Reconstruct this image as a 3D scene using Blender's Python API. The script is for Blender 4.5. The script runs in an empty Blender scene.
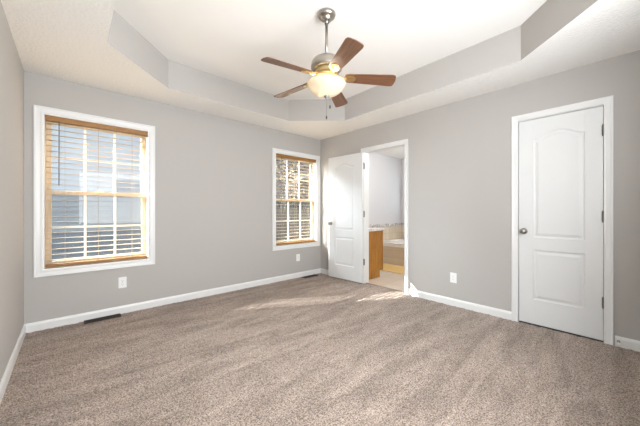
import bpy, bmesh, math, random
from mathutils import Vector, Matrix
import numpy as np

random.seed(7)
PI = math.pi
SC = bpy.context.scene
COL = SC.collection

# ------------------------------------------------------------------ camera
CAM_Z = 1.137
YAW = 42.21
cam_data = bpy.data.cameras.new('camera')
cam = bpy.data.objects.new('camera', cam_data)
COL.objects.link(cam)
cam.location = (0, 0, CAM_Z)
cam.rotation_euler = (PI / 2, 0, -math.radians(YAW))
cam_data.sensor_width = 36
cam_data.lens = 275.7 / 640 * 36
cam_data.shift_y = -2.1 / 640
cam_data.clip_start = 0.02
cam_data.clip_end = 300
SC.camera = cam

# ------------------------------------------------------------------ view
SC.view_settings.view_transform = 'Standard'
SC.view_settings.look = 'None'
SC.view_settings.gamma = 1
SC.view_settings.use_curve_mapping = False
SC.view_settings.exposure = 0.25

# ------------------------------------------------------------------ sky: hazy, brightest around the sun
SUN_TRAVEL = Vector((1.72, -1.0, -0.87)).normalized()
world = bpy.data.worlds.new('sky')
SC.world = world
world.use_nodes = True
wn, wl = world.node_tree.nodes, world.node_tree.links
wn.clear()
w_out = wn.new('ShaderNodeOutputWorld')
w_bg = wn.new('ShaderNodeBackground')
w_geo = wn.new('ShaderNodeTexCoord')
w_dot = wn.new('ShaderNodeVectorMath'); w_dot.operation = 'DOT_PRODUCT'
glow = Vector((-0.75, 0.85, 0.62)).normalized()
w_dot.inputs[1].default_value = glow
w_rmp = wn.new('ShaderNodeValToRGB')
w_rmp.color_ramp.interpolation = 'EASE'
e = w_rmp.color_ramp.elements
e[0].position = 0.0; e[0].color = (0.0140, 0.0154, 0.0172, 1)
e[1].position = 1.0; e[1].color = (0.84, 0.93, 1.0, 1)
m = e.new(0.70); m.color = (0.017, 0.0182, 0.0204, 1)
wl.new(w_geo.outputs['Generated'], w_dot.inputs[0])
wl.new(w_dot.outputs['Value'], w_rmp.inputs['Fac'])
wl.new(w_rmp.outputs['Color'], w_bg.inputs['Color'])
w_bg.inputs['Strength'].default_value = 115.0
wl.new(w_bg.outputs['Background'], w_out.inputs['Surface'])

# ------------------------------------------------------------------ sun
sun_data = bpy.data.lights.new('sun', 'SUN')
sun_data.energy = 46.0
sun_data.angle = math.radians(0.2)
sun_data.color = (1.0, 0.95, 0.88)
sun = bpy.data.objects.new('sun', sun_data)
COL.objects.link(sun)
sun.location = (-8, 9, 8)
sun.rotation_euler = SUN_TRAVEL.to_track_quat('-Z', 'Y').to_euler()


def area_light(name, loc, direction, sx, sy, energy, color):
    d = bpy.data.lights.new(name, 'AREA')
    d.shape = 'RECTANGLE'; d.size = sx; d.size_y = sy
    d.energy = energy; d.color = color
    o = bpy.data.objects.new(name, d); COL.objects.link(o)
    o.location = loc
    o.rotation_euler = Vector(direction).to_track_quat('-Z', 'Y').to_euler()
    return o

# added fill lamp inside the invented rear window, behind the camera
area_light('rear_window_daylight', (1.1, -0.375, 1.45), (-.08, 1, .17), 1.9, 1.2, 95, (0.93, 0.965, 1.0))

# portals only guide the sky light through the two windows
for px in (0.247, 2.88):
    p = area_light('window_portal', (px, 3.93, 1.32), (0, -1, 0), 0.88, 1.52, 1, (1, 1, 1))
    p.data.cycles.is_portal = True

# ==================================================================== helpers
def new_mat(name, color, rough=0.6, metal=0.0, spec=0.5):
    m = bpy.data.materials.new(name); m.use_nodes = True
    b = m.node_tree.nodes['Principled BSDF']
    b.inputs['Base Color'].default_value = (*color, 1)
    b.inputs['Roughness'].default_value = rough
    b.inputs['Metallic'].default_value = metal
    b.inputs['Specular IOR Level'].default_value = spec
    return m


def nodes_of(m):
    return m.node_tree.nodes, m.node_tree.links, m.node_tree.nodes['Principled BSDF']


def add_bump(m, scale, strength, dist=0.002, detail=3, kind='noise', stretch=None):
    n, l, b = nodes_of(m)
    tc = n.new('ShaderNodeTexCoord')
    src = tc.outputs['Object']
    if stretch:
        mp = n.new('ShaderNodeMapping'); mp.inputs['Scale'].default_value = stretch
        l.new(src, mp.inputs['Vector']); src = mp.outputs['Vector']
    if kind == 'noise':
        t = n.new('ShaderNodeTexNoise'); t.inputs['Scale'].default_value = scale; t.inputs['Detail'].default_value = detail
        fac = t.outputs['Fac']
    else:
        t = n.new('ShaderNodeTexVoronoi'); t.inputs['Scale'].default_value = scale
        fac = t.outputs['Distance']
    l.new(src, t.inputs['Vector'])
    bp = n.new('ShaderNodeBump'); bp.inputs['Strength'].default_value = strength; bp.inputs['Distance'].default_value = dist
    l.new(fac, bp.inputs['Height']); l.new(bp.outputs['Normal'], b.inputs['Normal'])
    return m


def noise_color(m, c0, c1, scale, stretch=(1, 1, 1), detail=4, lo=0.3, hi=0.7, distortion=0.0):
    n, l, b = nodes_of(m)
    tc = n.new('ShaderNodeTexCoord'); mp = n.new('ShaderNodeMapping')
    mp.inputs['Scale'].default_value = stretch
    t = n.new('ShaderNodeTexNoise'); t.inputs['Scale'].default_value = scale; t.inputs['Detail'].default_value = detail
    t.inputs['Distortion'].default_value = distortion
    r = n.new('ShaderNodeValToRGB')
    r.color_ramp.elements[0].position = lo; r.color_ramp.elements[0].color = (*c0, 1)
    r.color_ramp.elements[1].position = hi; r.color_ramp.elements[1].color = (*c1, 1)
    l.new(tc.outputs['Object'], mp.inputs['Vector']); l.new(mp.outputs['Vector'], t.inputs['Vector'])
    l.new(t.outputs['Fac'], r.inputs['Fac']); l.new(r.outputs['Color'], b.inputs['Base Color'])
    return m


class MB:
    """collects shapes, links them as ONE mesh object"""
    def __init__(self):
        self.bm = bmesh.new()

    def box(self, x0, x1, y0, y1, z0, z1, mat=None):
        vs = [(x, y, z) for x in (x0, x1) for y in (y0, y1) for z in (z0, z1)]
        if mat is not None:
            vs = [mat @ Vector(v) for v in vs]
        v = [self.bm.verts.new(p) for p in vs]
        for f in ((0, 1, 3, 2), (4, 6, 7, 5), (0, 4, 5, 1), (2, 3, 7, 6), (0, 2, 6, 4), (1, 5, 7, 3)):
            self.bm.faces.new([v[i] for i in f])
        return self

    def poly(self, pts):
        v = [self.bm.verts.new(p) for p in pts]
        self.bm.faces.new(v)
        return self

    def prism(self, pts, vec):
        """extrude a planar polygon by a vector"""
        vec = Vector(vec)
        a = [self.bm.verts.new(p) for p in pts]
        b = [self.bm.verts.new(Vector(p) + vec) for p in pts]
        n = len(pts)
        self.bm.faces.new(a); self.bm.faces.new(b[::-1])
        for i in range(n):
            self.bm.faces.new((a[i], b[i], b[(i + 1) % n], a[(i + 1) % n]))
        return self

    def rings(self, loops, cap=True, closed=True):
        """bridge successive loops of equal length"""
        vv = [[self.bm.verts.new(p) for p in lp] for lp in loops]
        n = len(loops[0])
        for a, b in zip(vv, vv[1:]):
            for i in range(n if closed else n - 1):
                self.bm.faces.new((a[i], a[(i + 1) % n], b[(i + 1) % n], b[i]))
        if cap:
            self.bm.faces.new(vv[-1])
        return self

    def lathe(self, prof, seg=32, c=(0, 0, 0), axis='z', capends=True):
        loops = []
        for r, h in prof:
            lp = []
            for k in range(seg):
                a = 2 * PI * k / seg
                u, w = r * math.cos(a), r * math.sin(a)
                if axis == 'z': p = (c[0] + u, c[1] + w, c[2] + h)
                elif axis == 'x': p = (c[0] + h, c[1] + u, c[2] + w)
                else: p = (c[0] + u, c[1] + h, c[2] + w)
                lp.append(p)
            loops.append(lp)
        vv = [[self.bm.verts.new(p) for p in lp] for lp in loops]
        for a, b in zip(vv, vv[1:]):
            for i in range(seg):
                self.bm.faces.new((a[i], a[(i + 1) % seg], b[(i + 1) % seg], b[i]))
        if capends:
            self.bm.faces.new(vv[0]); self.bm.faces.new(vv[-1][::-1])
        return self

    def tube(self, pts, radii, seg=8):
        if not isinstance(radii, (list, tuple)): radii = [radii] * len(pts)
        pts = [Vector(p) for p in pts]
        loops = []
        for i, p in enumerate(pts):
            d = (pts[min(i + 1, len(pts) - 1)] - pts[max(i - 1, 0)]).normalized()
            up = Vector((0, 0, 1)) if abs(d.z) < .9 else Vector((1, 0, 0))
            a = d.cross(up).normalized(); b = d.cross(a)
            loops.append([p + radii[i] * (a * math.cos(2 * PI * k / seg) + b * math.sin(2 * PI * k / seg)) for k in range(seg)])
        vv = [[self.bm.verts.new(p) for p in lp] for lp in loops]
        for a, b in zip(vv, vv[1:]):
            for i in range(seg):
                self.bm.faces.new((a[i], a[(i + 1) % seg], b[(i + 1) % seg], b[i]))
        self.bm.faces.new(vv[0]); self.bm.faces.new(vv[-1][::-1])
        return self

    def build(self, name, mat, parent=None, smooth=False, bevel=0, loc=None, fixn=True):
        if fixn:
            bmesh.ops.recalc_face_normals(self.bm, faces=self.bm.faces)
        me = bpy.data.meshes.new(name)
        self.bm.to_mesh(me); self.bm.free()
        if smooth:
            for p in me.polygons: p.use_smooth = True
        me.materials.append(mat)
        o = bpy.data.objects.new(name, me); COL.objects.link(o)
        if parent: o.parent = parent
        if loc: o.location = loc
        if bevel:
            b = o.modifiers.new('bevel', 'BEVEL'); b.width = bevel; b.segments = 2
            b.limit_method = 'ANGLE'; b.angle_limit = math.radians(40)
        return o


def empty(name, loc=(0, 0, 0), rz=0):
    o = bpy.data.objects.new(name, None); COL.objects.link(o)
    o.location = loc; o.rotation_euler = (0, 0, rz)
    o.empty_display_size = 0.05
    return o


def tag(o, label, cat, group=None, kind=None):
    o['label'] = label; o['category'] = cat
    if group: o['group'] = group
    if kind: o['kind'] = kind
    return o


def struct(o):
    o['kind'] = 'structure'
    return o


def offset_poly(pts, d):
    """inset a counter-clockwise 2-D polygon by d"""
    n = len(pts); out = []
    for i in range(n):
        p0, p1, p2 = Vector(pts[i - 1]), Vector(pts[i]), Vector(pts[(i + 1) % n])
        e1 = (p1 - p0).normalized(); e2 = (p2 - p1).normalized()
        n1 = Vector((-e1.y, e1.x)); n2 = Vector((-e2.y, e2.x))
        b = (n1 + n2); b = b / max(b.dot(n1), .2) if b.length > 1e-6 else n1
        out.append(tuple(p1 + b * d))
    return out

# ==================================================================== materials
M_wall = add_bump(new_mat('greige_wall_paint', (0.462, 0.438, 0.412), 0.75, spec=.3), 220, .12, .001)
M_ceil = add_bump(new_mat('textured_ceiling_paint', (0.85, 0.83, 0.80), 0.85, spec=.2), 48, .75, .010, detail=4, stretch=(1, 1, 1))
M_ceil_smooth = add_bump(new_mat('smooth_ceiling_paint', (0.84, 0.82, 0.79), 0.85, spec=.2), 120, .1, .001)
M_trim = new_mat('white_trim_paint', (0.75, 0.745, 0.73), 0.35)
M_door = add_bump(new_mat('white_door_paint', (0.71, 0.71, 0.70), 0.38), 60, .08, .001, stretch=(1, 1, .08))
M_jamb = new_mat('white_window_liner', (0.84, 0.82, 0.78), 0.4)
M_nickel = new_mat('brushed_nickel', (0.40, 0.365, 0.32), 0.34, 1.0)
M_dark_nickel = new_mat('satin_dark_nickel', (0.30, 0.29, 0.27), 0.35, 1.0)
M_brass = new_mat('antique_brass', (0.72, 0.55, 0.27), 0.28, 1.0)
M_hinge = new_mat('dull_hinge_steel', (0.22, 0.21, 0.20), 0.4, 1.0)
M_plate = new_mat('white_outlet_plastic', (0.86, 0.86, 0.85), 0.35)
M_slot = new_mat('dark_slot', (0.03, 0.03, 0.03), 0.7)
M_blind = noise_color(new_mat('honey_oak_slats', (0.55, 0.36, 0.17), 0.45), (0.50, 0.36, 0.22), (0.62, 0.47, 0.31), 6, (1.5, 30, 30))
M_rail = noise_color(new_mat('golden_oak_rail', (0.42, 0.2, 0.06), 0.4), (0.25, 0.11, 0.025), (0.38, 0.19, 0.055), 6, (1.5, 30, 30))
M_sash = noise_color(new_mat('pine_sash', (0.62, 0.42, 0.22), 0.5), (0.50, 0.38, 0.25), (0.62, 0.49, 0.34), 5, (12, 12, 2))
M_muntin = new_mat('cream_grille', (0.82, 0.78, 0.70), 0.45)
M_cord = new_mat('tan_cord', (0.35, 0.27, 0.18), 0.8)
M_wand = new_mat('dark_wand', (0.13, 0.11, 0.10), 0.4)
M_vent = new_mat('brown_metal_register', (0.045, 0.033, 0.025), 0.6, 0, .2)
M_void = new_mat('dark_duct', (0.01, 0.01, 0.01), 0.9)

# carpet: cut pile with tufts, broad vacuum streaks
M_carpet = new_mat('beige_cut_pile_carpet', (0.36, 0.28, 0.23), 0.95, spec=.1)
n, l, b = nodes_of(M_carpet)
tc = n.new('ShaderNodeTexCoord')
t1 = n.new('ShaderNodeTexNoise'); t1.inputs['Scale'].default_value = 130; t1.inputs['Detail'].default_value = 4; t1.inputs['Roughness'].default_value = .65
mp = n.new('ShaderNodeMapping'); mp.inputs['Rotation'].default_value = (0, 0, math.radians(-32)); mp.inputs['Scale'].default_value = (1.0, 4.5, 1)
t2 = n.new('ShaderNodeTexNoise'); t2.inputs['Scale'].default_value = 1.7; t2.inputs['Detail'].default_value = 5; t2.inputs['Roughness'].default_value = .6; t2.inputs['Distortion'].default_value = .6
r1 = n.new('ShaderNodeValToRGB')
r1.color_ramp.elements[0].position = .40; r1.color_ramp.elements[0].color = (0.150, 0.108, 0.083, 1)
r1.color_ramp.elements[1].position = .61; r1.color_ramp.elements[1].color = (0.52, 0.42, 0.355, 1)
r2 = n.new('ShaderNodeValToRGB')
r2.color_ramp.elements[0].position = .34; r2.color_ramp.elements[0].color = (0.70, 0.69, 0.68, 1)
r2.color_ramp.elements[1].position = .66; r2.color_ramp.elements[1].color = (1.14, 1.13, 1.12, 1)
mx = n.new('ShaderNodeMix'); mx.data_type = 'RGBA'; mx.blend_type = 'MULTIPLY'; mx.inputs['Factor'].default_value = 1
l.new(tc.outputs['Object'], t1.inputs['Vector']); l.new(tc.outputs['Object'], mp.inputs['Vector']); l.new(mp.outputs['Vector'], t2.inputs['Vector'])
l.new(t1.outputs['Fac'], r1.inputs['Fac']); l.new(t2.outputs['Fac'], r2.inputs['Fac'])
l.new(r1.outputs['Color'], mx.inputs['A']); l.new(r2.outputs['Color'], mx.inputs['B'])
l.new(mx.outputs['Result'], b.inputs['Base Color'])
bp = n.new('ShaderNodeBump'); bp.inputs['Strength'].default_value = .7; bp.inputs['Distance'].default_value = .008
l.new(t1.outputs['Fac'], bp.inputs['Height']); l.new(bp.outputs['Normal'], b.inputs['Normal'])
b.inputs['Sheen Weight'].default_value = .15


def clear_mix(name, tint, fac, second, rough=0.0, color=(1, 1, 1)):
    """thin see-through sheet: mostly transparent, a little of a second shader"""
    m = bpy.data.materials.new(name); m.use_nodes = True
    n, l = m.node_tree.nodes, m.node_tree.links
    n.clear()
    out = n.new('ShaderNodeOutputMaterial'); tr = n.new('ShaderNodeBsdfTransparent')
    tr.inputs['Color'].default_value = (*tint, 1)
    s = n.new('ShaderNodeBsdfGlossy' if second == 'glossy' else 'ShaderNodeBsdfDiffuse')
    s.inputs['Roughness'].default_value = rough
    s.inputs['Color'].default_value = (*color, 1)
    mix = n.new('ShaderNodeMixShader'); mix.inputs['Fac'].default_value = fac
    l.new(tr.outputs[0], mix.inputs[1]); l.new(s.outputs[0], mix.inputs[2]); l.new(mix.outputs[0], out.inputs['Surface'])
    return m

M_glass = clear_mix('window_glass', (0.96, 0.98, 0.98), .008, 'glossy')
M_screen = clear_mix('insect_screen_mesh', (0.97, 0.97, 0.97), .26, 'diffuse', .5, (0.14, 0.15, 0.16))

# ==================================================================== room shell
XL, XR, YF, YB, H, HT = -0.317, 3.418, 3.751, -0.40, 2.44, 2.743
TW = 0.115                       # interior wall thickness
YO = 3.90                        # outside face of the window wall
WIN = [(-0.194, 0.688, 0.566, 2.079), (2.432, 3.329, 0.561, 2.077)]
D1 = (0.117, 0.729, 2.052)       # closet door opening
D2 = (2.030, 2.735, 2.056)       # bathroom doorway
BX1, BY0 = 6.15, 1.55            # bathroom extents

# floor with a softly uneven pile
N = 400
xs = np.linspace(XL - .01, 3.468, N); ys = np.linspace(YB - .01, YF + .01, N)
rng = np.random.default_rng(3)
hgt = rng.normal(0, .0022, (N, N))
hgt = (hgt + np.roll(hgt, 1, 0) + np.roll(hgt, 1, 1)) / 1.7
hgt = np.clip(hgt, -.006, .005) - .002
X, Y = np.meshgrid(xs, ys, indexing='ij')
co = np.stack([X, Y, hgt], -1).reshape(-1, 3)
idx = np.arange(N * N).reshape(N, N)
fc = np.stack([idx[:-1, :-1], idx[1:, :-1], idx[1:, 1:], idx[:-1, 1:]], -1).reshape(-1, 4)
# drop the carpet inside the wall beside the doorway
cx = co[fc].mean(1)
keep = (cx[:, 0] < XR + .004) | ((cx[:, 1] > D2[0]) & (cx[:, 1] < D2[1]))
fc = fc[keep]
me = bpy.data.meshes.new('floor')
me.from_pydata(co.tolist(), [], fc.tolist()); me.update()
for p in me.polygons: p.use_smooth = True
me.materials.append(M_carpet)
floor = struct(bpy.data.objects.new('floor', me)); COL.objects.link(floor)

# window wall (far), built round the two openings
def wall_with_openings_y(mb, x0, x1, y0, y1, z1, ops):
    cur = x0
    for (a, b_, za, zb) in ops:
        mb.box(cur, a, y0, y1, -.05, z1)
        if za > 0: mb.box(a, b_, y0, y1, -.05, za)
        mb.box(a, b_, y0, y1, zb, z1)
        cur = b_
    mb.box(cur, x1, y0, y1, -.05, z1)

mb = MB(); wall_with_openings_y(mb, XL - .15, XR + TW, YF, YO, 2.95, WIN)
struct(mb.build('wall_far', M_wall))
mb = MB(); mb.box(XL - .15, XL, YB - .15, YF, -.05, 2.95)
struct(mb.build('wall_left', M_wall))
RW = (0.10, 2.10, 0.80, 2.10)
mb = MB(); wall_with_openings_y(mb, XL, XR + TW, YB - .15, YB, 2.95, [RW])
struct(mb.build('wall_rear', M_wall))
mb = MB()
mb.box(XR, XR + TW, YB, D1[0] - .018, -.05, 2.95)
mb.box(XR, XR + TW, D1[0] - .018, D1[1] + .018, D1[2] + .018, 2.95)
mb.box(XR, XR + TW, D1[1] + .018, D2[0] - .018, -.05, 2.95)
mb.box(XR, XR + TW, D2[0] - .018, D2[1] + .018, D2[2] + .018, 2.95)
mb.box(XR, XR + TW, D2[1] + .018, YF, -.05, 2.95)
struct(mb.build('wall_right', M_wall))

# ceiling: lower ring, raised tray with clipped corners
TRAY = [(.21, 2.685), (.775, 3.255), (2.345, 3.257), (2.93, 2.70), (2.892, .60), (2.415, .10), (.775, .10), (.21, .66)]
bm = bmesh.new()
outer = [(XL, YB), (XR, YB), (XR, YF), (XL, YF)]
vo = [bm.verts.new((x, y, H)) for x, y in outer]
vi = [bm.verts.new((x, y, H)) for x, y in TRAY]
eo = [bm.edges.new((vo[i], vo[(i + 1) % 4])) for i in range(4)]
ei = [bm.edges.new((vi[i], vi[(i + 1) % 8])) for i in range(8)]
bmesh.ops.triangle_fill(bm, use_beauty=True, use_dissolve=False, edges=eo + ei)
for f in bm.faces:
    if f.normal.z > 0: f.normal_flip()
mb = MB(); mb.bm.free(); mb.bm = bm
ceiling = struct(mb.build('ceiling', M_ceil, fixn=False))
mb = MB()
for i in range(8):
    a, b2 = TRAY[i], TRAY[(i + 1) % 8]
    mb.poly([(a[0], a[1], H), (b2[0], b2[1], H), (b2[0], b2[1], HT), (a[0], a[1], HT)])
mb.build('tray_riser', M_wall, ceiling)
mb = MB(); mb.poly([(x, y, HT) for x, y in TRAY])
mb.build('tray_panel', M_ceil_smooth, ceiling)
mb = MB(); mb.box(XL - .15, XR + TW, YB - .15, YO, 2.95, 3.05)
struct(mb.build('trim_roof_deck', M_wall))
M_cladding = noise_color(new_mat('dark_brown_cladding', (0.06, 0.04, 0.033), .9), (0.045, 0.03, 0.025), (0.08, 0.052, 0.042), 6)  # unseen dark cladding, added to cut light bounced onto the neighbouring house
mb = MB(); wall_with_openings_y(mb, XL - 1.5, BX1 + 1, YO + .001, YO + .02, 2.5, WIN); mb.box(XL - 1.5, XR + 3, YO + .001, 4.61, 2.50, 2.62)
struct(mb.build('wall_exterior', M_cladding))

# baseboards with an eased top
def baseboard(name, p0, p1, nrm):
    p0, p1, nrm = Vector(p0), Vector(p1), Vector(nrm)
    prof = [(0, 0), (.014, 0), (.014, .064), (.010, .076), (.005, .085), (0, .085)]
    z0 = -.006
    a = [Vector((p0.x + nrm.x * d, p0.y + nrm.y * d, z0 + h + (.004 if h else 0))) for d, h in prof]
    v = Vector((p1.x - p0.x, p1.y - p0.y, 0))
    mb = MB(); mb.prism(a, v)
    return struct(mb.build(name, M_trim))

baseboard('baseboard_far', (XL, YF), (XR, YF), (0, -1))
baseboard('baseboard_left', (XL, YB), (XL, YF - .014), (1, 0))
baseboard('baseboard_rear', (XL + .014, YB), (XR - .014, YB), (0, 1))
baseboard('baseboard_right', (XR, 0.786), (XR, 1.973), (-1, 0))
baseboard('baseboard_right', (XR, YB), (XR, 0.051), (-1, 0))
baseboard('baseboard_right', (XR, 2.793), (XR, YF - .014), (-1, 0))

# ==================================================================== windows
def frame_profile(mb, x0, x1, z0, z1, w, yface, prof, full=True):
    """mitred casing: prof = list of (across 0..1, proud)"""
    loops = []
    for u, d in prof:
        o = w * (1 - u)          # u=0 outer edge, u=1 inner edge
        loops.append([(x0 - o, yface - d, z0 - o), (x1 + o, yface - d, z0 - o), (x1 + o, yface - d, z1 + o), (x0 - o, yface - d, z1 + o)])
    mb.rings(loops, cap=False)

CASING = [(0, 0), (0, .018), (.12, .018), (.25, .013), (.7, .010), (.93, .012), (1, .009), (1, 0)]

def sash(win, name, x0, x1, z0, z1, yc, lock=False):
    st, t = .046, .034
    rb = .056 if name == 'lower_sash' else .046      # lower rail is deeper
    rt = .036 if name == 'lower_sash' else .046
    if name == 'upper_sash': rb = .036
    mb = MB()
    mb.box(x0, x0 + st, yc - t / 2, yc + t / 2, z0, z1)
    mb.box(x1 - st, x1, yc - t / 2, yc + t / 2, z0, z1)
    mb.box(x0 + st, x1 - st, yc - t / 2, yc + t / 2, z0, z0 + rb)
    mb.box(x0 + st, x1 - st, yc - t / 2, yc + t / 2, z1 - rt, z1)
    s = mb.build(name, M_sash, win, bevel=.003)
    mb = MB()
    gx0, gx1, gz0, gz1 = x0 + st, x1 - st, z0 + rb, z1 - rt
    mb.box(gx0 + .0005, gx1 - .0005, yc - .003, yc + .003, gz0 + .0005, gz1 - .0005)
    mb.build('pane', M_glass, s)
    mb = MB()
    for k in (1, 2):
        xm = gx0 + (gx1 - gx0) * k / 3
        mb.box(xm - .010, xm + .010, yc - .013, yc - .0035, gz0, gz1)
    zm = (gz0 + gz1) / 2
    mb.box(gx0, gx1, yc - .012, yc - .0035, zm - .010, zm + .010)
    mb.build('grille', M_muntin, s)
    if lock:
        xm = (x0 + x1) / 2
        mb = MB(); mb.box(xm - .03, xm + .03, yc - t / 2 - .004, yc + .008, z1, z1 + .012); mb.lathe([(.012, .012), (.012, .022), (.006, .026)], 12, (xm, yc - .01, z1))
        mb.build('sash_lock', M_brass, s)
    return s


def make_window(num, op):
    x0, x1, z0, z1 = op
    win = struct(empty('window_%d' % num, ((x0 + x1) / 2, YF, z0)))
    inv = Matrix.Translation(win.location).inverted()
    mb = MB(); frame_profile(mb, x0, x1, z0, z1, .060, YF, CASING); mb.build('casing', M_trim, win)
    lw = .012
    mb = MB()
    mb.box(x0, x0 + lw, YF - .008, YO + .02, z0, z1); mb.box(x1 - lw, x1, YF - .008, YO + .02, z0, z1)
    mb.box(x0 + lw, x1 - lw, YF - .008, YO + .02, z0, z0 + lw); mb.box(x0 + lw, x1 - lw, YF - .008, YO + .02, z1 - lw, z1)
    mb.build('liner', M_jamb, win)
    zr = 1.322
    sash(win, 'upper_sash', x0 + lw + .001, x1 - lw - .001, zr - .018, z1 - lw - .001, YF + .128)
    sash(win, 'lower_sash', x0 + lw + .001, x1 - lw - .001, z0 + lw + .001, zr + .018, YF + .090, lock=True)
    mb = MB(); mb.box(x0 + lw + .002, x1 - lw - .002, YO + .002, YO + .004, z0 + lw + .002, zr)
    mb.build('insect_screen', M_screen, win)
    for ch in win.children:
        ch.location = -Vector(win.location)
    # outside trim so the opening is clean
    return win

for i, op in enumerate(WIN):
    make_window(i + 1, op)

# unseen rear window added for the fill light: a plain frame round the opening
rw = struct(empty('window_3', (1.1, YB, RW[2])))
mb = MB()
for (a, b2, c, d) in ((RW[0], RW[1], RW[2], RW[2] + .05), (RW[0], RW[1], RW[3] - .05, RW[3]), (RW[0], RW[0] + .05, RW[2] + .05, RW[3] - .05), (RW[1] - .05, RW[1], RW[2] + .05, RW[3] - .05), (1.075, 1.125, RW[2] + .05, RW[3] - .05)):
    mb.box(a, b2, YB - .12, YB - .05, c, d)
o = mb.build('frame', M_trim, rw); o.location = -Vector(rw.location)
mb = MB(); mb.box(RW[0] + .05, RW[1] - .05, YB - .09, YB - .085, RW[2] + .05, RW[3] - .05)
o = mb.build('pane', M_glass, rw); o.location = -Vector(rw.location)

# ==================================================================== blinds
def make_blind(op, label, wand_side):
    x0, x1, z0, z1 = op
    g = .014 + .004
    bx0, bx1 = x0 + g, x1 - g
    root = empty('window_blind', ((x0 + x1) / 2, YF + .032, z1 - .012))
    ztop = z1 - .0125
    off = -Vector(root.location)
    def put(mb, name, mat, parent=None, **k):
        o = mb.build(name, mat, parent or root, **k)
        if not parent: o.location = off
        return o
    mb = MB(); mb.box(bx0, bx1, YF + .006, YF + .052, ztop - .050, ztop)
    put(mb, 'headrail', M_rail, bevel=.003)
    # slats, slightly tilted
    yc = YF + .030; dep = .044; th = .0026
    zb = z0 + .012 + .045
    zs, k = [], 0
    step = .0535
    z = ztop - .075
    while z > zb + .025:
        zs.append(z); z -= step
    mb = MB()
    for z in zs:
        m = Matrix.Translation((0, yc, z)) @ Matrix.Rotation(math.radians(SLAT_TILT), 4, 'X')
        mb.box(bx0 + .002, bx1 - .002, -dep / 2, dep / 2, -th / 2, th / 2, m)
    put(mb, 'slats', M_blind)
    mb = MB(); mb.box(bx0 + .001, bx1 - .001, yc - .024, yc + .024, zb - .032, zb - .010)
    put(mb, 'bottom_rail', M_rail, bevel=.003)
    w = bx1 - bx0
    for f in (.165, .475, .83):
        xm = bx0 + w * f
        mb = MB()
        for yy in (yc - .0255, yc + .0255):
            mb.tube([(xm, yy, ztop - .05), (xm, yy, zb - .01)], .0013, 6)
        for z in zs:
            mb.tube([(xm, yc - .0255, z - .003), (xm, yc + .0255, z - .003)], .0008, 4)
        put(mb, 'ladder_cord', M_cord)
    xw = bx0 + w * .115
    mb = MB(); mb.tube([(xw, yc - .036, ztop - .045), (xw - .001, yc - .037, 1.385)], .0042, 8)
    wd = put(mb, 'tilt_wand', M_wand)
    return tag(root, label, 'blind', 'wooden blinds in the two windows')

SLAT_TILT = 0.0
make_blind(WIN[0], 'open honey wood slatted blind in the left window, pale siding showing behind it', 0)
make_blind(WIN[1], 'open honey wood slatted blind in the window beside the room corner, bare trees behind it', 0)

# ==================================================================== doors
def door_leaf(root, w, h, up, lo, mat_front, thick=.035, both=False):
    """leaf in local x = 0..w, z = 0..h, visible face at y = 0 looking -y; up/lo = panel rects"""
    fr = .009
    mb = MB()
    mb.box(0, w, fr, thick, 0, h)
    (ux0, ux1, uz0, uz1, rise) = up; (lx0, lx1, lz0, lz1) = lo
    arch = []
    K = 20
    for k in range(K + 1):
        t = k / K
        arch.append((ux1 + (ux0 - ux1) * t, uz1 + rise * (.5 - .5 * math.cos(2 * PI * t)) ** .85))
    P = lambda pts: [(x, fr, z) for x, z in pts]
    v = (0, -fr, 0)
    mb.prism(P([(0, 0), (ux0, 0), (ux0, h), (0, h)]), v)
    mb.prism(P([(ux1, 0), (w, 0), (w, h), (ux1, h)]), v)
    mb.prism(P([(ux0, 0), (ux1, 0), (ux1, lz0), (ux0, lz0)]), v)
    mb.prism(P([(ux0, lz1), (ux1, lz1), (ux1, uz0), (ux0, uz0)]), v)
    mb.prism(P([(ux0, h), (ux0, uz1)] + arch[::-1][1:-1] + [(ux1, uz1), (ux1, h)]), v)
    leaf = mb.build('leaf', mat_front, root, bevel=.0015)
    upoly = [(ux0, uz0), (ux1, uz0)] + arch
    # drop the duplicate corner handled by arch ends
    lpoly = [(lx0, lz0), (lx1, lz0), (lx1, lz1), (lx0, lz1)]
    for nm, pl in (('upper_panel', upoly), ('lower_panel', lpoly)):
        loops = []
        for ins, d in ((.0, .001), (.004, .005), (.010, .0075), (.018, .0078), (.024, .0065), (.040, .0015), (.044, .0010)):
            loops.append([(x, d, z) for x, z in offset_poly(pl, ins)])
        mb = MB(); mb.rings(loops, cap=True)
        mb.build(nm, mat_front, root)
    return leaf


def knob(parent, x, y, z, s, name='knob'):
    """round knob on a rose; s = direction along local y (+1 / -1)"""
    mb = MB()
    mb.lathe([(.0, 0), (.031, 0), (.031, s * .004), (.026, s * .009), (.011, s * .012), (.010, s * .028), (.016, s * .034), (.025, s * .040), (.0275, s * .048), (.025, s * .056), (.017, s * .061), (.0, s * .062)], 28, (x, y, z), 'y', capends=False)
    return mb.build(name, M_dark_nickel, parent, smooth=True)


def hinge(parent, x, y, z, name='hinge'):
    mb = MB()
    mb.lathe([(.0085, -.045), (.0085, .045)], 12, (x, y, z))
    mb.lathe([(.008, .045), (.006, .051), (.003, .053)], 12, (x, y, z))
    mb.lathe([(.003, -.053), (.006, -.051), (.008, -.045)], 12, (x, y, z))
    mb.box(x - .012, x + .012, y + .004, y + .008, z - .044, z + .044)
    return mb.build(name, M_hinge, parent)


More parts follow.
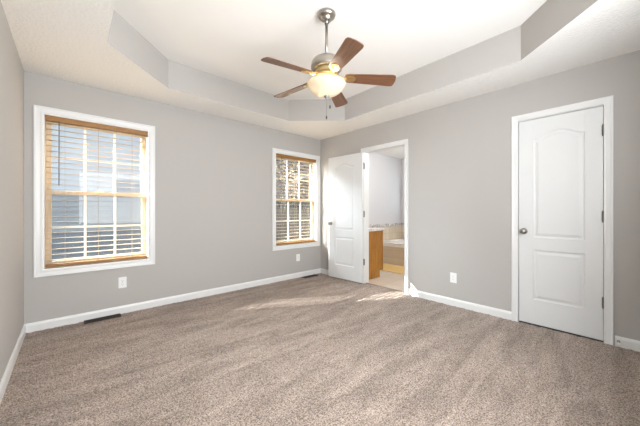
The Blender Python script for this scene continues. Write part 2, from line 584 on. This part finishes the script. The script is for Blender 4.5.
def door_frame(root, y0, y1, zt, depth=TW):
    """casing on the room side and the lining of the opening, world coordinates"""
    w = .057
    out = []
    mb = MB()
    prof = [(0, 0), (0, .017), (.1, .017), (.3, .012), (.75, .010), (.95, .011), (1, .008), (1, 0)]
    loops = []
    for u, d in prof:
        o = w * (1 - u) + .006 * 1
        loops.append([(XR - d, y0 - o + .006, -.006), (XR - d, y0 - o + .006, zt + o - .006 + .006), (XR - d, y1 + o - .006, zt + o - .006 + .006), (XR - d, y1 + o - .006, -.006)])
    mb.rings(loops, cap=False, closed=False)
    # close the feet
    out.append(mb.build('casing', M_trim, root))
    mb = MB()
    mb.box(XR - .002, XR + depth, y0 - .018, y0, -.006, zt); mb.box(XR - .002, XR + depth, y1, y1 + .018, -.006, zt)
    mb.box(XR - .002, XR + depth, y0 - .018, y1 + .018, zt, zt + .018)
    out.append(mb.build('jamb', M_trim, root))
    return out

# closet door: closed; local x runs along -Y of the room
d1 = struct(empty('door_1', (XR, D1[1], 0)))
for o in door_frame(d1, D1[0], D1[1], D1[2]): o.location = -Vector(d1.location)
piv = Matrix.Rotation(-PI / 2, 4, 'Z')        # local x -> -Y, local -y -> -X
W1 = D1[1] - D1[0] - .006
leafroot = []
def rot_children(root, names_before, m):
    for ch in root.children:
        if ch.name not in names_before:
            ch.matrix_local = m

before = {c.name for c in d1.children}
up = (D1[1] - .610, D1[1] - .241, .885, 1.838, .082)
up = (up[0], W1 - .116, .862, 1.835, .068)
lo = (up[0], up[1], .245, .738)
door_leaf(d1, W1, 2.035, up, lo, M_door)
knob(d1, .042, 0.0, .920, -1)
for z in (1.824, 1.076, .330):
    hinge(d1, W1 + .001, -.004, z)
rot_children(d1, before, Matrix.Translation((.0015, -.003, .012)) @ piv)
mb = MB(); mb.box(XR + .045, XR + .06, D1[0], D1[1], -.05, D1[2]); mb.box(XR - .001, XR + .045, D1[0], D1[1], -.05, -.006)
o = mb.build('closet_backing', M_slot, d1); o.location = -Vector(d1.location)

# bathroom door: swung right back, hinged at the far jamb
d2 = struct(empty('door_2', (XR, D2[1], 0)))
for o in door_frame(d2, D2[0], D2[1], D2[2]): o.location = -Vector(d2.location)
hx, hy, ex, ey = 3.363, 2.728, 3.315, 3.437
ang = math.atan2(ey - hy, ex - hx)            # direction from hinge to free edge
W2 = .706
before = {c.name for c in d2.children}
# local x runs hinge -> free edge reversed so the visible face looks into the room
up = (.118, W2 - .132, .838, 1.835, .070)
up = (.140, .545, .812, 1.845, .060)
lo = (up[0], up[1], .225, .690)
door_leaf(d2, W2, 2.035, up, lo, M_door)
knob(d2, .060, 0.0, .912, -1)
knob(d2, .060, .035, .912, 1)
# free edge at local 0, hinge at local W2
m = Matrix.Translation((ex - XR, ey - D2[1], .012)) @ Matrix.Rotation(math.atan2(hy - ey, hx - ex), 4, 'Z')
rot_children(d2, before, m)
before = {c.name for c in d2.children}
for z in (1.824, 1.076, .330):
    hinge(d2, 0, 0, z)
for c in d2.children:
    if c.name not in before:
        c.matrix_local = Matrix.Translation((-.034, -.020, .012)) @ Matrix.Rotation(-PI / 2, 4, 'Z')

# ==================================================================== ceiling fan
FX, FY = 1.547, 1.626
fan = tag(empty('ceiling_fan', (FX, FY, HT)), 'five-blade ceiling fan with lit frosted bowl hanging from the raised tray', 'ceiling fan')
M_blade = noise_color(new_mat('walnut_blade', (0.16, 0.07, 0.035), 0.38), (0.085, 0.036, 0.017), (0.21, 0.09, 0.042), 5, (1.2, 22, 22), distortion=.4)

def fpart(mb, name, mat, parent=None, smooth=False, **k):
    return mb.build(name, mat, parent or fan, smooth=smooth, **k)

rz = lambda z: z - HT
mb = MB(); mb.lathe([(.068, -.001), (.073, -.006), (.073, -.016), (.068, -.028), (.058, -.037), (.044, -.041), (.041, -.050), (.034, -.061), (.024, -.066)], 40)
fpart(mb, 'canopy', M_nickel, smooth=True)
mb = MB(); mb.lathe([(.022, -.064), (.022, -.074), (.016, -.084), (.011, -.087)], 24)
fpart(mb, 'hanger_ball', M_dark_nickel, smooth=True)
mb = MB(); mb.lathe([(.0115, -.084), (.0115, rz(2.385))], 20)
fpart(mb, 'downrod', M_nickel, smooth=True)
mb = MB()
mb.lathe([(.016, rz(2.405)), (.020, rz(2.392)), (.050, rz(2.386)), (.088, rz(2.374)), (.113, rz(2.356)), (.124, rz(2.332)), (.127, rz(2.305)), (.126, rz(2.290)), (.116, rz(2.280)), (.095, rz(2.276))], 48)
fpart(mb, 'motor_housing', M_nickel, smooth=True)
mb = MB()
mb.lathe([(.092, rz(2.278)), (.094, rz(2.270)), (.088, rz(2.258)), (.090, rz(2.240)), (.100, rz(2.232)), (.103, rz(2.222)), (.096, rz(2.214)), (.080, rz(2.208)), (.072, rz(2.200)), (.074, rz(2.186)), (.060, rz(2.176))], 48)
fpart(mb, 'switch_housing', M_brass, smooth=True)

# bowl: alabaster-like glass lit from inside
M_bowl = bpy.data.materials.new('frosted_lit_glass'); M_bowl.use_nodes = True
n, l = M_bowl.node_tree.nodes, M_bowl.node_tree.links
n.clear()
out = n.new('ShaderNodeOutputMaterial')
dif = n.new('ShaderNodeBsdfDiffuse'); dif.inputs['Color'].default_value = (0.62, 0.56, 0.45, 1)
trl = n.new('ShaderNodeBsdfTranslucent')
tc = n.new('ShaderNodeTexCoord'); ns = n.new('ShaderNodeTexNoise'); ns.inputs['Scale'].default_value = 9; ns.inputs['Detail'].default_value = 3; ns.inputs['Distortion'].default_value = 1.2
rp = n.new('ShaderNodeValToRGB'); rp.color_ramp.elements[0].position = .35; rp.color_ramp.elements[0].color = (0.15, 0.115, 0.065, 1); rp.color_ramp.elements[1].position = .62; rp.color_ramp.elements[1].color = (0.27, 0.23, 0.165, 1)
l.new(tc.outputs['Object'], ns.inputs['Vector']); l.new(ns.outputs['Fac'], rp.inputs['Fac']); l.new(rp.outputs['Color'], trl.inputs['Color'])
gl = n.new('ShaderNodeBsdfGlossy'); gl.inputs['Roughness'].default_value = .15
m1 = n.new('ShaderNodeMixShader'); m1.inputs['Fac'].default_value = .2
m2 = n.new('ShaderNodeMixShader'); m2.inputs['Fac'].default_value = .05
l.new(dif.outputs[0], m1.inputs[1]); l.new(trl.outputs[0], m1.inputs[2]); l.new(m1.outputs[0], m2.inputs[1]); l.new(gl.outputs[0], m2.inputs[2]); l.new(m2.outputs[0], out.inputs['Surface'])
mb = MB()
mb.lathe([(.146, rz(2.176)), (.154, rz(2.175)), (.157, rz(2.169)), (.153, rz(2.160)), (.148, rz(2.150)), (.137, rz(2.132)), (.118, rz(2.112)), (.092, rz(2.093)), (.060, rz(2.079)), (.025, rz(2.072)), (.004, rz(2.071))], 56, capends=False)
bowl = fpart(mb, 'light_bowl', M_bowl, smooth=True)
mb = MB(); mb.lathe([(.004, rz(2.085)), (.022, rz(2.0735)), (.024, rz(2.067)), (.016, rz(2.058)), (.008, rz(2.052)), (.009, rz(2.044)), (.004, rz(2.038))], 24)
fpart(mb, 'finial', M_dark_nickel, smooth=True)
mb = MB(); mb.tube([(0, 0, rz(2.19)), (0, 0, rz(2.076))], .005, 10)
fpart(mb, 'bowl_rod', M_brass)
# bulbs in the bowl
M_bulb = bpy.data.materials.new('warm_bulb'); M_bulb.use_nodes = True
nb = M_bulb.node_tree.nodes['Principled BSDF']
nb.inputs['Emission Color'].default_value = (1, .78, .48, 1); nb.inputs['Emission Strength'].default_value = 6
FAN_W = 9
bl = Vector((-.055, .045, 0))
for k, (dx, dy, wgt) in enumerate(((-.052, .046, 1.0), (.052, -.046, .35))):
    mb = MB(); mb.lathe([(.008, .030), (.014, .020), (.022, .0), (.024, -.014), (.018, -.030), (.006, -.038)], 16, (dx, dy, rz(2.150)))
    fpart(mb, 'bulb', M_bulb, smooth=True)
    ld = bpy.data.lights.new('bulb_light', 'POINT'); ld.energy = FAN_W * wgt; ld.color = (1.0, .91, .79); ld.shadow_soft_size = .035
    lo_ = bpy.data.objects.new('bulb_light', ld); COL.objects.link(lo_)
    lo_.parent = fan; lo_.location = (dx * .9, dy * .9, rz(2.150))

# one blade and its iron, then four copies
def blade_mesh():
    mb = MB()
    t = .006
    outline = []
    r0, r1 = .150, .556
    w0, w1 = .048, .065
    outline += [(r0, -w0 * .8), (r0 + .03, -w0)]
    outline += [(r1 - .03, -w1), (r1 - .010, -w1 + .006), (r1 - .002, -w1 + .020)]
    outline += [(r1 + .004, 0), (r1 - .002, w1 - .020), (r1 - .010, w1 - .006), (r1 - .03, w1)]
    outline += [(r0 + .03, w0), (r0, w0 * .8)]
    mb.prism([(x, y, -t / 2) for x, y in outline], (0, 0, t))
    return mb

BZ = 2.225
A0 = 30.0
bl_objs = []
m_tilt = Matrix.Rotation(math.radians(3.0), 4, 'Y') @ Matrix.Rotation(math.radians(-14), 4, 'X')
for k in range(5):
    A = math.radians(A0 + 72 * k)
    if k == 0:
        bld = blade_mesh().build('blade', M_blade, fan, bevel=.0015)
        mb = MB()
        mb.prism([(.080, -.014, -.008), (.130, -.012, -.008), (.165, -.030, -.008), (.215, -.034, -.008), (.238, -.012, -.008), (.238, .012, -.008), (.215, .034, -.008), (.165, .030, -.008), (.130, .012, -.008), (.080, .014, -.008)], (0, 0, .0045))
        for sx, sy in ((.185, .02), (.185, -.02), (.222, 0)):
            mb.lathe([(.006, -.0115), (.006, -.0080)], 10, (sx, sy, 0))
        mb.tube([(.075, 0, .018), (.105, 0, .010), (.135, 0, -.004), (.165, 0, -.010)], [.012, .011, .010, .006], 10)
        iron = mb.build('blade_iron', M_brass, bld, bevel=.001)
    else:
        bld = bl_objs[0][0].copy(); COL.objects.link(bld); bld.parent = fan
        iron = bl_objs[0][1].copy(); COL.objects.link(iron); iron.parent = bld
    bld.matrix_local = Matrix.Translation((0, 0, rz(BZ))) @ Matrix.Rotation(A, 4, 'Z') @ m_tilt
    bl_objs.append((bld, iron))

# pull chains
def chain(x, y, z0, z1, fob):
    mb = MB()
    nb_ = int((z0 - z1) / .007)
    for i in range(nb_):
        z = z0 - i * .007
        mb.lathe([(.0008, .0024), (.0022, .0014), (.0026, 0), (.0022, -.0014), (.0008, -.0024)], 6, (x, y, rz(z)))
    mb.tube([(x, y, rz(z0)), (x, y, rz(z1))], .0008, 5)
    c = fpart(mb, 'pull_chain', M_dark_nickel)
    mb = MB(); mb.lathe([(.002, .014), (.006, .008), (.0075, -.002), (.006, -.012), (.002, -.016)], 12, (x, y, rz(z1)))
    fpart(mb, 'fob', fob, c, smooth=True)

M_fob = new_mat('dark_wood_fob', (0.05, 0.035, 0.03), .4)
chain(0.0, 0.0, 2.04, 1.90, M_fob)
chain(.022, -.018, 2.06, 1.985, M_fob)

# ==================================================================== outlets
def make_outlet(loc, rz_, label):
    root = tag(empty('electrical_outlet', loc, rz_), label, 'outlet', 'white wall outlets')
    mb = MB(); mb.box(-.038, .038, -.006, 0, -.060, .060)
    mb.build('cover_plate', M_plate, root, bevel=.003)
    for z in (-.0205, .0205):
        mb = MB()
        pts = [(.0165 * math.cos(a), -.0062, z + max(-.0135, min(.0135, .0175 * math.sin(a)))) for a in [2 * PI * k / 24 for k in range(24)]]
        mb.prism(pts, (0, -.0022, 0))
        r = mb.build('receptacle', M_plate, root)
        mb = MB()
        mb.box(-.0075, -.0055, -.0088, -.0080, z - .001, z + .008); mb.box(.0055, .0075, -.0088, -.0080, z + .000, z + .007)
        mb.lathe([(.0025, -.0088), (.0025, -.0080)], 10, (0, 0, z - .007), 'y')
        mb.build('slots', M_slot, r)
    mb = MB(); mb.lathe([(.003, -.0075), (.003, -.0055)], 10, (0, 0, 0), 'y')
    mb.build('screw', M_nickel, root)
    return root

make_outlet((.433, YF, .340), 0, 'white wall outlet below the left window')
make_outlet((2.893, YF, .338), 0, 'white wall outlet low under the window beside the room corner')
make_outlet((XR, 1.378, .333), -PI / 2, 'white wall outlet between the bathroom doorway and the closed closet door')

# ==================================================================== floor registers
def make_vent(x, y, label):
    w, d = .305, .100
    root = tag(empty('floor_register', (x, y, .002)), label, 'vent', 'brown floor registers under the windows')
    mb = MB()
    mb.box(-w / 2, w / 2, -d / 2, -d / 2 + .016, 0, .007); mb.box(-w / 2, w / 2, d / 2 - .016, d / 2, 0, .007)
    mb.box(-w / 2, -w / 2 + .018, -d / 2 + .016, d / 2 - .016, 0, .007); mb.box(w / 2 - .018, w / 2, -d / 2 + .016, d / 2 - .016, 0, .007)
    mb.box(-w / 2 + .018, w / 2 - .018, -.003, .003, 0, .006)
    mb.build('frame', M_vent, root, bevel=.0015)
    mb = MB()
    k = 22
    for i in range(k):
        xx = -w / 2 + .018 + (w - .036) * (i + .5) / k
        mb.box(xx - .0016, xx + .0016, -d / 2 + .016, d / 2 - .016, .0012, .0052)
    mb.build('louvers', M_vent, root)
    mb = MB(); mb.box(-w / 2 + .01, w / 2 - .01, -d / 2 + .01, d / 2 - .01, .0003, .0009)
    mb.build('duct', M_void, root)
    return root

make_vent(.258, 3.682, 'dark brown floor register in the carpet beneath the left window')
make_vent(3.085, 3.655, 'dark brown floor register in the carpet by the far room corner')

# ==================================================================== door stop on the baseboard right of the closet
ds = tag(empty('door_stop', (XR - .014, .030, .045)), 'small spring door stop on the baseboard right of the closet door', 'door stop')
mb = MB(); mb.lathe([(.011, 0), (.011, -.004), (.006, -.006)], 16, axis='x'); mb.build('base', M_nickel, ds)
mb = MB()
pts = [(-.005 - .050 * k / 96, .0048 * math.cos(k * 2 * PI / 8), .0048 * math.sin(k * 2 * PI / 8)) for k in range(97)]
mb.tube(pts, .0012, 5); mb.build('spring', M_nickel, ds)
mb = MB(); mb.lathe([(.007, -.054), (.008, -.060), (.006, -.068)], 14, axis='x'); mb.build('tip', M_plate, ds)

# ==================================================================== bathroom beyond the doorway
M_bwall = add_bump(new_mat('pale_bath_paint', (0.66, 0.66, 0.68), 0.7, spec=.3), 200, .1, .001)
M_vinyl = new_mat('beige_vinyl_floor', (0.62, 0.52, 0.42), 0.35)
n, l, b = nodes_of(M_vinyl)
tc = n.new('ShaderNodeTexCoord'); br = n.new('ShaderNodeTexBrick')
br.offset = 0; br.inputs['Scale'].default_value = 3.2; br.inputs['Brick Width'].default_value = 1; br.inputs['Row Height'].default_value = 1
br.inputs['Mortar Size'].default_value = .02
br.inputs['Color1'].default_value = (0.66, 0.57, 0.47, 1); br.inputs['Color2'].default_value = (0.62, 0.52, 0.43, 1); br.inputs['Mortar'].default_value = (0.50, 0.42, 0.34, 1)
l.new(tc.outputs['Object'], br.inputs['Vector']); l.new(br.outputs['Color'], b.inputs['Base Color'])
mb = MB(); mb.box(3.468, BX1, BY0, YF, -.06, -.004)
struct(mb.build('floor_bathroom', M_vinyl))
mb = MB(); mb.box(3.455, 3.482, D2[0], D2[1], -.006, .005)
struct(mb.build('trim_threshold', new_mat('brown_threshold', (0.30, 0.22, 0.16), .4), bevel=.002))
mb = MB(); mb.box(XR + TW, BX1 + .1, YF, YO, -.06, 2.6)
struct(mb.build('wall_bathroom_far', M_bwall))
BW = (2.75, 3.60, 1.05, 2.05)
mb = MB()
mb.box(BX1, BX1 + .12, BY0, BW[0], -.06, 2.6); mb.box(BX1, BX1 + .12, BW[1], YF, -.06, 2.6)
mb.box(BX1, BX1 + .12, BW[0], BW[1], -.06, BW[2]); mb.box(BX1, BX1 + .12, BW[0], BW[1], BW[3], 2.6)
struct(mb.build('wall_bathroom_right', M_bwall))
mb = MB(); mb.box(XR + TW, BX1 + .1, BY0 - .1, BY0, -.06, 2.6)
struct(mb.build('wall_bathroom_rear', M_bwall))
mb = MB(); mb.box(XR + TW, BX1 + .1, BY0 - .1, YO, H, 2.54)
struct(mb.build('ceiling_bathroom', M_ceil_smooth))
# bathroom window over the tub
bw = struct(empty('window_4', (BX1, (BW[0] + BW[1]) / 2, BW[2])))
mb = MB()
loops = []
for u, d in CASING:
    o_ = .075 * (1 - u)
    loops.append([(BX1 - d, BW[0] - o_, BW[2] - o_), (BX1 - d, BW[1] + o_, BW[2] - o_), (BX1 - d, BW[1] + o_, BW[3] + o_), (BX1 - d, BW[0] - o_, BW[3] + o_)])
mb.rings(loops, cap=False)
o = mb.build('casing', M_trim, bw); o.location = -Vector(bw.location)
mb = MB()
for (a, b2, c, d) in ((BW[0], BW[1], BW[2], BW[2] + .05), (BW[0], BW[1], BW[3] - .05, BW[3]), (BW[0], BW[0] + .05, BW[2] + .05, BW[3] - .05), (BW[1] - .05, BW[1], BW[2] + .05, BW[3] - .05)):
    mb.box(BX1 + .03, BX1 + .08, a, b2, c, d)
o = mb.build('sash', M_trim, bw); o.location = -Vector(bw.location)
mb = MB(); mb.box(BX1 + .05, BX1 + .055, BW[0] + .05, BW[1] - .05, BW[2] + .05, BW[3] - .05)
o = mb.build('pane', M_glass, bw); o.location = -Vector(bw.location)
# tile surround above the tub, patterned border on top
M_tile = new_mat('cream_wall_tile', (0.70, 0.60, 0.46), 0.25)
n, l, b = nodes_of(M_tile)
tc = n.new('ShaderNodeTexCoord'); mp = n.new('ShaderNodeMapping'); mp.inputs['Rotation'].default_value = (PI / 2, 0, 0)
br = n.new('ShaderNodeTexBrick'); br.offset = 0; br.inputs['Scale'].default_value = 6.6; br.inputs['Brick Width'].default_value = 1; br.inputs['Row Height'].default_value = 1; br.inputs['Mortar Size'].default_value = .025
br.inputs['Color1'].default_value = (0.74, 0.65, 0.52, 1); br.inputs['Color2'].default_value = (0.68, 0.58, 0.44, 1); br.inputs['Mortar'].default_value = (0.55, 0.50, 0.43, 1)
l.new(tc.outputs['Object'], mp.inputs['Vector']); l.new(mp.outputs['Vector'], br.inputs['Vector']); l.new(br.outputs['Color'], b.inputs['Base Color'])
M_border = new_mat('mosaic_border', (0.5, 0.5, 0.5), 0.3)
n, l, b = nodes_of(M_border)
tc = n.new('ShaderNodeTexCoord'); vo_ = n.new('ShaderNodeTexVoronoi'); vo_.inputs['Scale'].default_value = 22
rp = n.new('ShaderNodeValToRGB'); rp.color_ramp.elements[0].color = (0.22, 0.22, 0.25, 1); rp.color_ramp.elements[1].color = (0.82, 0.78, 0.74, 1)
l.new(tc.outputs['Object'], vo_.inputs['Vector']); l.new(vo_.outputs['Color'], rp.inputs['Fac']); l.new(rp.outputs['Color'], b.inputs['Base Color'])
mb = MB(); mb.box(4.75, BX1 - .008, YF - .008, YF, -.004, .765); mb.box(BX1 - .008, BX1, 2.2, YF, -.004, .765)
ts = struct(mb.build('trim_tile_surround', M_tile))
mb = MB(); mb.box(4.75, BX1 - .008, YF - .009, YF, .765, .838); mb.box(BX1 - .009, BX1, 2.2, YF, .765, .838)
mb.build('border', M_border, ts)

# added point light without a fixture, brightens the bathroom (out of frame)
bld_ = bpy.data.lights.new('bath_fill_light', 'POINT'); bld_.energy = 34; bld_.color = (1.0, .97, .92); bld_.shadow_soft_size = .12
bl_ = bpy.data.objects.new('bath_fill_light', bld_); COL.objects.link(bl_); bl_.location = (4.6, 2.3, 2.1)

# vanity
M_oak = noise_color(new_mat('golden_oak', (0.45, 0.22, 0.06), 0.4), (0.27, 0.105, 0.012), (0.44, 0.20, 0.035), 4, (14, 14, 1.2), distortion=.5)
van = tag(empty('bathroom_vanity', (3.80, 3.26, 0)), 'golden oak vanity cabinet with pale speckled top seen through the doorway', 'vanity')
vo3 = -Vector(van.location)
def vput(mb, name, mat, parent=None, **k):
    o = mb.build(name, mat, parent or van, **k)
    if not parent: o.location = vo3
    return o
mb = MB()
vx0, vx1, vy0, vy1 = XR + TW + .001, 4.060, 2.832, 3.735
mb.prism([(vx0, vy0, -.003), (3.962, vy0, -.003), (3.962, vy0, .112), (vx1, vy0, .112), (vx1, vy0, .797), (vx0, vy0, .797)], (0, vy1 - vy0, 0))
vput(mb, 'cabinet_body', M_oak, bevel=.002)
for k in range(2):
    a = vy0 + .02 + k * .44
    mb = MB(); mb.box(vx1, vx1 + .018, a, a + .42, .14, .60)
    dr = vput(mb, 'door', M_oak, bevel=.003)
    mb = MB(); mb.lathe([(.006, 0), (.006, .012), (.014, .018), (.012, .026), (.004, .028)], 14, (vx1 + .018, a + (.39 if k == 0 else .03), .56), 'x')
    mb.build('knob', M_nickel, dr)
    mb = MB(); mb.box(vx1, vx1 + .018, a, a + .42, .63, .78)
    vput(mb, 'drawer_front', M_oak, bevel=.003)
M_top = noise_color(new_mat('speckled_laminate', (0.6, 0.58, 0.56), 0.25), (0.42, 0.38, 0.36), (0.80, 0.76, 0.72), 60, lo=.35, hi=.6)
mb = MB(); mb.box(vx0, 4.085, 2.805, 3.74, .797, .835); mb.box(vx0, vx0 + .02, 2.805, 3.74, .835, .90)
vput(mb, 'countertop', M_top, bevel=.004)
mb = MB(); mb.lathe([(.20, .0005), (.19, .004), (.16, -.010), (.10, -.03), (.02, -.036)], 32, (3.82, 3.27, .836))
vput(mb, 'basin', M_plate, smooth=True)
mb = MB(); mb.tube([(3.62, 3.27, .835), (3.62, 3.27, .93), (3.65, 3.27, .965), (3.70, 3.27, .96), (3.725, 3.27, .93)], .011, 10)
mb.box(3.60, 3.64, 3.17, 3.37, .835, .85)
vput(mb, 'faucet', M_nickel)

# bathtub in a tiled deck
tub = tag(empty('bathtub', (5.6, 2.95, 0)), 'white bathtub with cream tiled front beneath the bathroom window', 'bathtub')
to = -Vector(tub.location)
tx0, tx1, ty0, ty1, tz = 5.05, BX1 - .012, 2.22, YF - .012, .455
mb = MB()
K = 40
def oval(a, b_, z, s=2.6):
    cx_, cy_ = (tx0 + tx1) / 2, (ty0 + ty1) / 2
    r = []
    for k in range(K):
        t = 2 * PI * k / K
        c_, s_ = math.cos(t), math.sin(t)
        r.append((cx_ + a * math.copysign(abs(c_) ** (2 / s), c_), cy_ + b_ * math.copysign(abs(s_) ** (2 / s), s_), z))
    return r
hw, hl = (tx1 - tx0) / 2, (ty1 - ty0) / 2
mb.rings([oval(hw + .0, hl, tz - .075, 60), oval(hw, hl, tz, 60), oval(hw - .10, hl - .12, tz + .004), oval(hw - .12, hl - .14, tz - .01), oval(hw - .19, hl - .25, .12), oval(hw - .26, hl - .36, .08)])
o = mb.build('tub_shell', new_mat('white_tub_acrylic', (0.86, 0.83, 0.80), .15), tub, smooth=False); o.location = to
mb = MB(); mb.box(tx0 + .012, tx0 + .03, ty0, ty1, -.003, tz - .076)
for k in range(3):
    a = ty0 + .05 + k * .49
    mb.box(tx0 + .006, tx0 + .013, a, a + .44, .05, .345)
o = mb.build('apron', M_tile, tub); o.location = to

strip_ = tag(empty('bath_mat', (4.73, 2.95, 0)), 'straw yellow strip on the bathroom floor along the tub front', 'bath mat')  # low yellow slab on the floor along the tub
mb = MB(); mb.box(-.31, .30, -.62, .62, -.0035, .010)
mb.build('pile', add_bump(new_mat('straw_strip', (0.72, 0.50, 0.22), .9, spec=.1), 60, .4, .003), strip_, bevel=.003)

# ==================================================================== outdoors
M_ground = noise_color(new_mat('winter_lawn', (0.16, 0.14, 0.09), .95), (0.04, 0.036, 0.025), (0.075, 0.066, 0.045), 3)
mb = MB(); mb.box(-40, 60, YO + .02, 80, -.75, -.55)
struct(mb.build('ground', M_ground))
# neighbouring house with lap siding
HY = 9.0
house = tag(empty('neighbor_house', (0.5, HY, -.55)), 'pale blue-grey house with lap siding seen through the left window', 'house')
ho = -Vector(house.location)
M_siding = new_mat('pale_blue_siding', (0.42, 0.46, 0.50), .6)
mb = MB()
hx0, hx1 = -6.5, 5.7
z = .62
while z < 3.6:
    mb.prism([(hx0, HY, z), (hx0, HY - .022, z), (hx0, HY - .004, z + .125), (hx0, HY, z + .125)], (hx1 - hx0, 0, 0))
    z += .125
mb.box(hx0, hx1, HY, HY + .2, -.56, 3.62)
mb.box(hx1 - .2, hx1, HY + .2, HY + 6.0, -.56, 3.62)
o = mb.build('siding_wall', M_siding, house); o.location = ho
M_found = noise_color(new_mat('slate_blue_foundation', (0.22, 0.25, 0.29), .8), (0.21, 0.25, 0.30), (0.30, 0.345, 0.40), 2.5, (1, 1, 8))
mb = MB(); mb.box(hx0, hx1, HY - .03, HY, -.56, .60)
for k in range(5):
    mb.box(hx0, hx1, HY - .036, HY - .03, -.50 + k * .22, -.50 + k * .22 + .19)
o = mb.build('foundation', M_found, house); o.location = ho
mb = MB(); mb.box(hx1 - .13, hx1 + .02, HY - .05, HY - .02, .60, 3.62)
o = mb.build('corner_board', M_trim, house); o.location = ho
mb = MB()
mb.prism([(hx0 - .3, HY - .45, 3.58), (hx0 - .3, HY + 3.2, 5.4), (hx0 - .3, HY + 6.7, 3.58), (hx0 - .3, HY + 6.7, 3.70), (hx0 - .3, HY + 3.2, 5.55), (hx0 - .3, HY - .45, 3.72)], (hx1 - hx0 + .6, 0, 0))
o = mb.build('roof', new_mat('grey_shingles', (0.12, 0.12, 0.13), .9), house); o.location = ho
wnx0, wnx1, wz0, wz1 = .86, 1.42, 1.52, 1.96
M_hglass = new_mat('dark_house_glass', (0.20, 0.235, 0.27), .2)
mb = MB(); mb.box(wnx0 - .04, wnx1 + .04, HY - .045, HY - .02, wz0 - .04, wz1 + .04)
o = mb.build('window_surround', M_siding, house); o.location = ho
mb2 = MB(); mb2.box(wnx0, wnx1, HY - .052, HY - .046, wz0, wz1)
q_ = mb2.build('pane', M_hglass, o)

# tan wooden fence behind the second window
M_fence = noise_color(new_mat('weathered_tan_boards', (0.40, 0.31, 0.23), .85), (0.32, 0.24, 0.175), (0.46, 0.36, 0.28), 3, (6, 6, 1))
fence = tag(empty('board_fence', (10.0, 11.5, -.55)), 'tan board fence seen through the window beside the room corner', 'fence')
mb = MB()
xx = 5.9
while xx < 17:
    mb.box(xx, xx + .135, 11.5, 11.525, -.55, 1.25 + random.uniform(-.02, .02)); xx += .142
o = mb.build('boards', M_fence, fence); o.location = -Vector(fence.location)
mb = MB()
for zz in (-.2, .9): mb.box(5.9, 17, 11.53, 11.57, zz, zz + .09)
o = mb.build('rails', M_fence, fence); o.location = -Vector(fence.location)

# bare winter trees
M_bark = noise_color(new_mat('grey_brown_bark', (0.10, 0.08, 0.065), .95), (0.07, 0.055, 0.045), (0.16, 0.13, 0.105), 8, (1, 1, .3))
M_leaf = noise_color(new_mat('dry_tan_leaves', (0.28, 0.22, 0.15), .9), (0.05, 0.04, 0.028), (0.11, 0.088, 0.06), 2)
def tree(x, y, h, lean, seed, label):
    rnd = random.Random(seed)
    root = tag(empty('bare_tree', (x, y, -.55)), label, 'tree', 'trees behind the board fence')
    mb = MB(); leaf = MB()
    def branch(p, d, L, r, depth):
        pts, rr = [p], [r]
        q = Vector(p); dd = Vector(d)
        for i in range(4):
            dd = (dd + Vector((rnd.uniform(-.16, .16), rnd.uniform(-.16, .16), rnd.uniform(-.05, .12)))).normalized()
            q = q + dd * L / 4
            pts.append(q.copy()); rr.append(r * (1 - .14 * (i + 1)))
        mb.tube(pts, rr, 6)
        if depth == 0:
            for k in range(3):
                c = pts[-1] + Vector((rnd.uniform(-.25, .25), rnd.uniform(-.25, .25), rnd.uniform(-.25, .25)))
                a = Vector((rnd.uniform(-1, 1), rnd.uniform(-1, 1), rnd.uniform(-1, 1))).normalized() * .07
                b_ = a.cross(Vector((rnd.uniform(-1, 1), rnd.uniform(-1, 1), 1))).normalized() * .04
                leaf.poly([c - a, c + b_, c + a, c - b_])
            return
        for k in range(4):
            i = rnd.choice((1, 2, 3, 4))
            nd = (dd + Vector((rnd.uniform(-1, 1), rnd.uniform(-1, 1), rnd.uniform(-.2, .8)))).normalized()
            branch(pts[i], nd, L * rnd.uniform(.55, .75), rr[i] * .6, depth - 1)
    branch(Vector((0, 0, 0)), Vector((lean[0], lean[1], 1)).normalized(), h, .13, 4)
    mb.build('trunk_and_branches', M_bark, root)
    lf = leaf.build('dry_leaves', M_leaf, root, fixn=False)
    lf['kind'] = 'stuff'
    return root

tree(9.9, 12.9, 2.0, (-.55, 0), 5, 'leaning bare tree with dry leaves behind the board fence')
tree(14.2, 14.5, 2.4, (.15, 0), 9, 'upright bare tree with dry leaves behind the board fence, right of the leaning one')
tree(15.5, 20.5, 2.2, (.1, .1), 12, 'farthest bare tree with dry leaves behind the board fence')

# brushy slope behind the trees closes the view
rng2 = random.Random(4)
mb = MB()
gx, gy = 28, 16
vv = []
for j in range(gy + 1):
    for i in range(gx + 1):
        t = j / gy
        vv.append(mb.bm.verts.new((2 + 46 * i / gx + rng2.uniform(-.4, .4), 22 + 7 * t, -.6 + 12 * t + (rng2.uniform(-.5, .5) if j else 0))))
for j in range(gy):
    for i in range(gx):
        a = j * (gx + 1) + i
        mb.bm.faces.new((vv[a], vv[a + 1], vv[a + gx + 2], vv[a + gx + 1]))
struct(mb.build('hill', noise_color(new_mat('brushy_hillside', (0.25, 0.21, 0.17), .95), (0.05, 0.044, 0.042), (0.26, 0.215, 0.175), 1.6, (1, 1, 1.6), detail=9)))
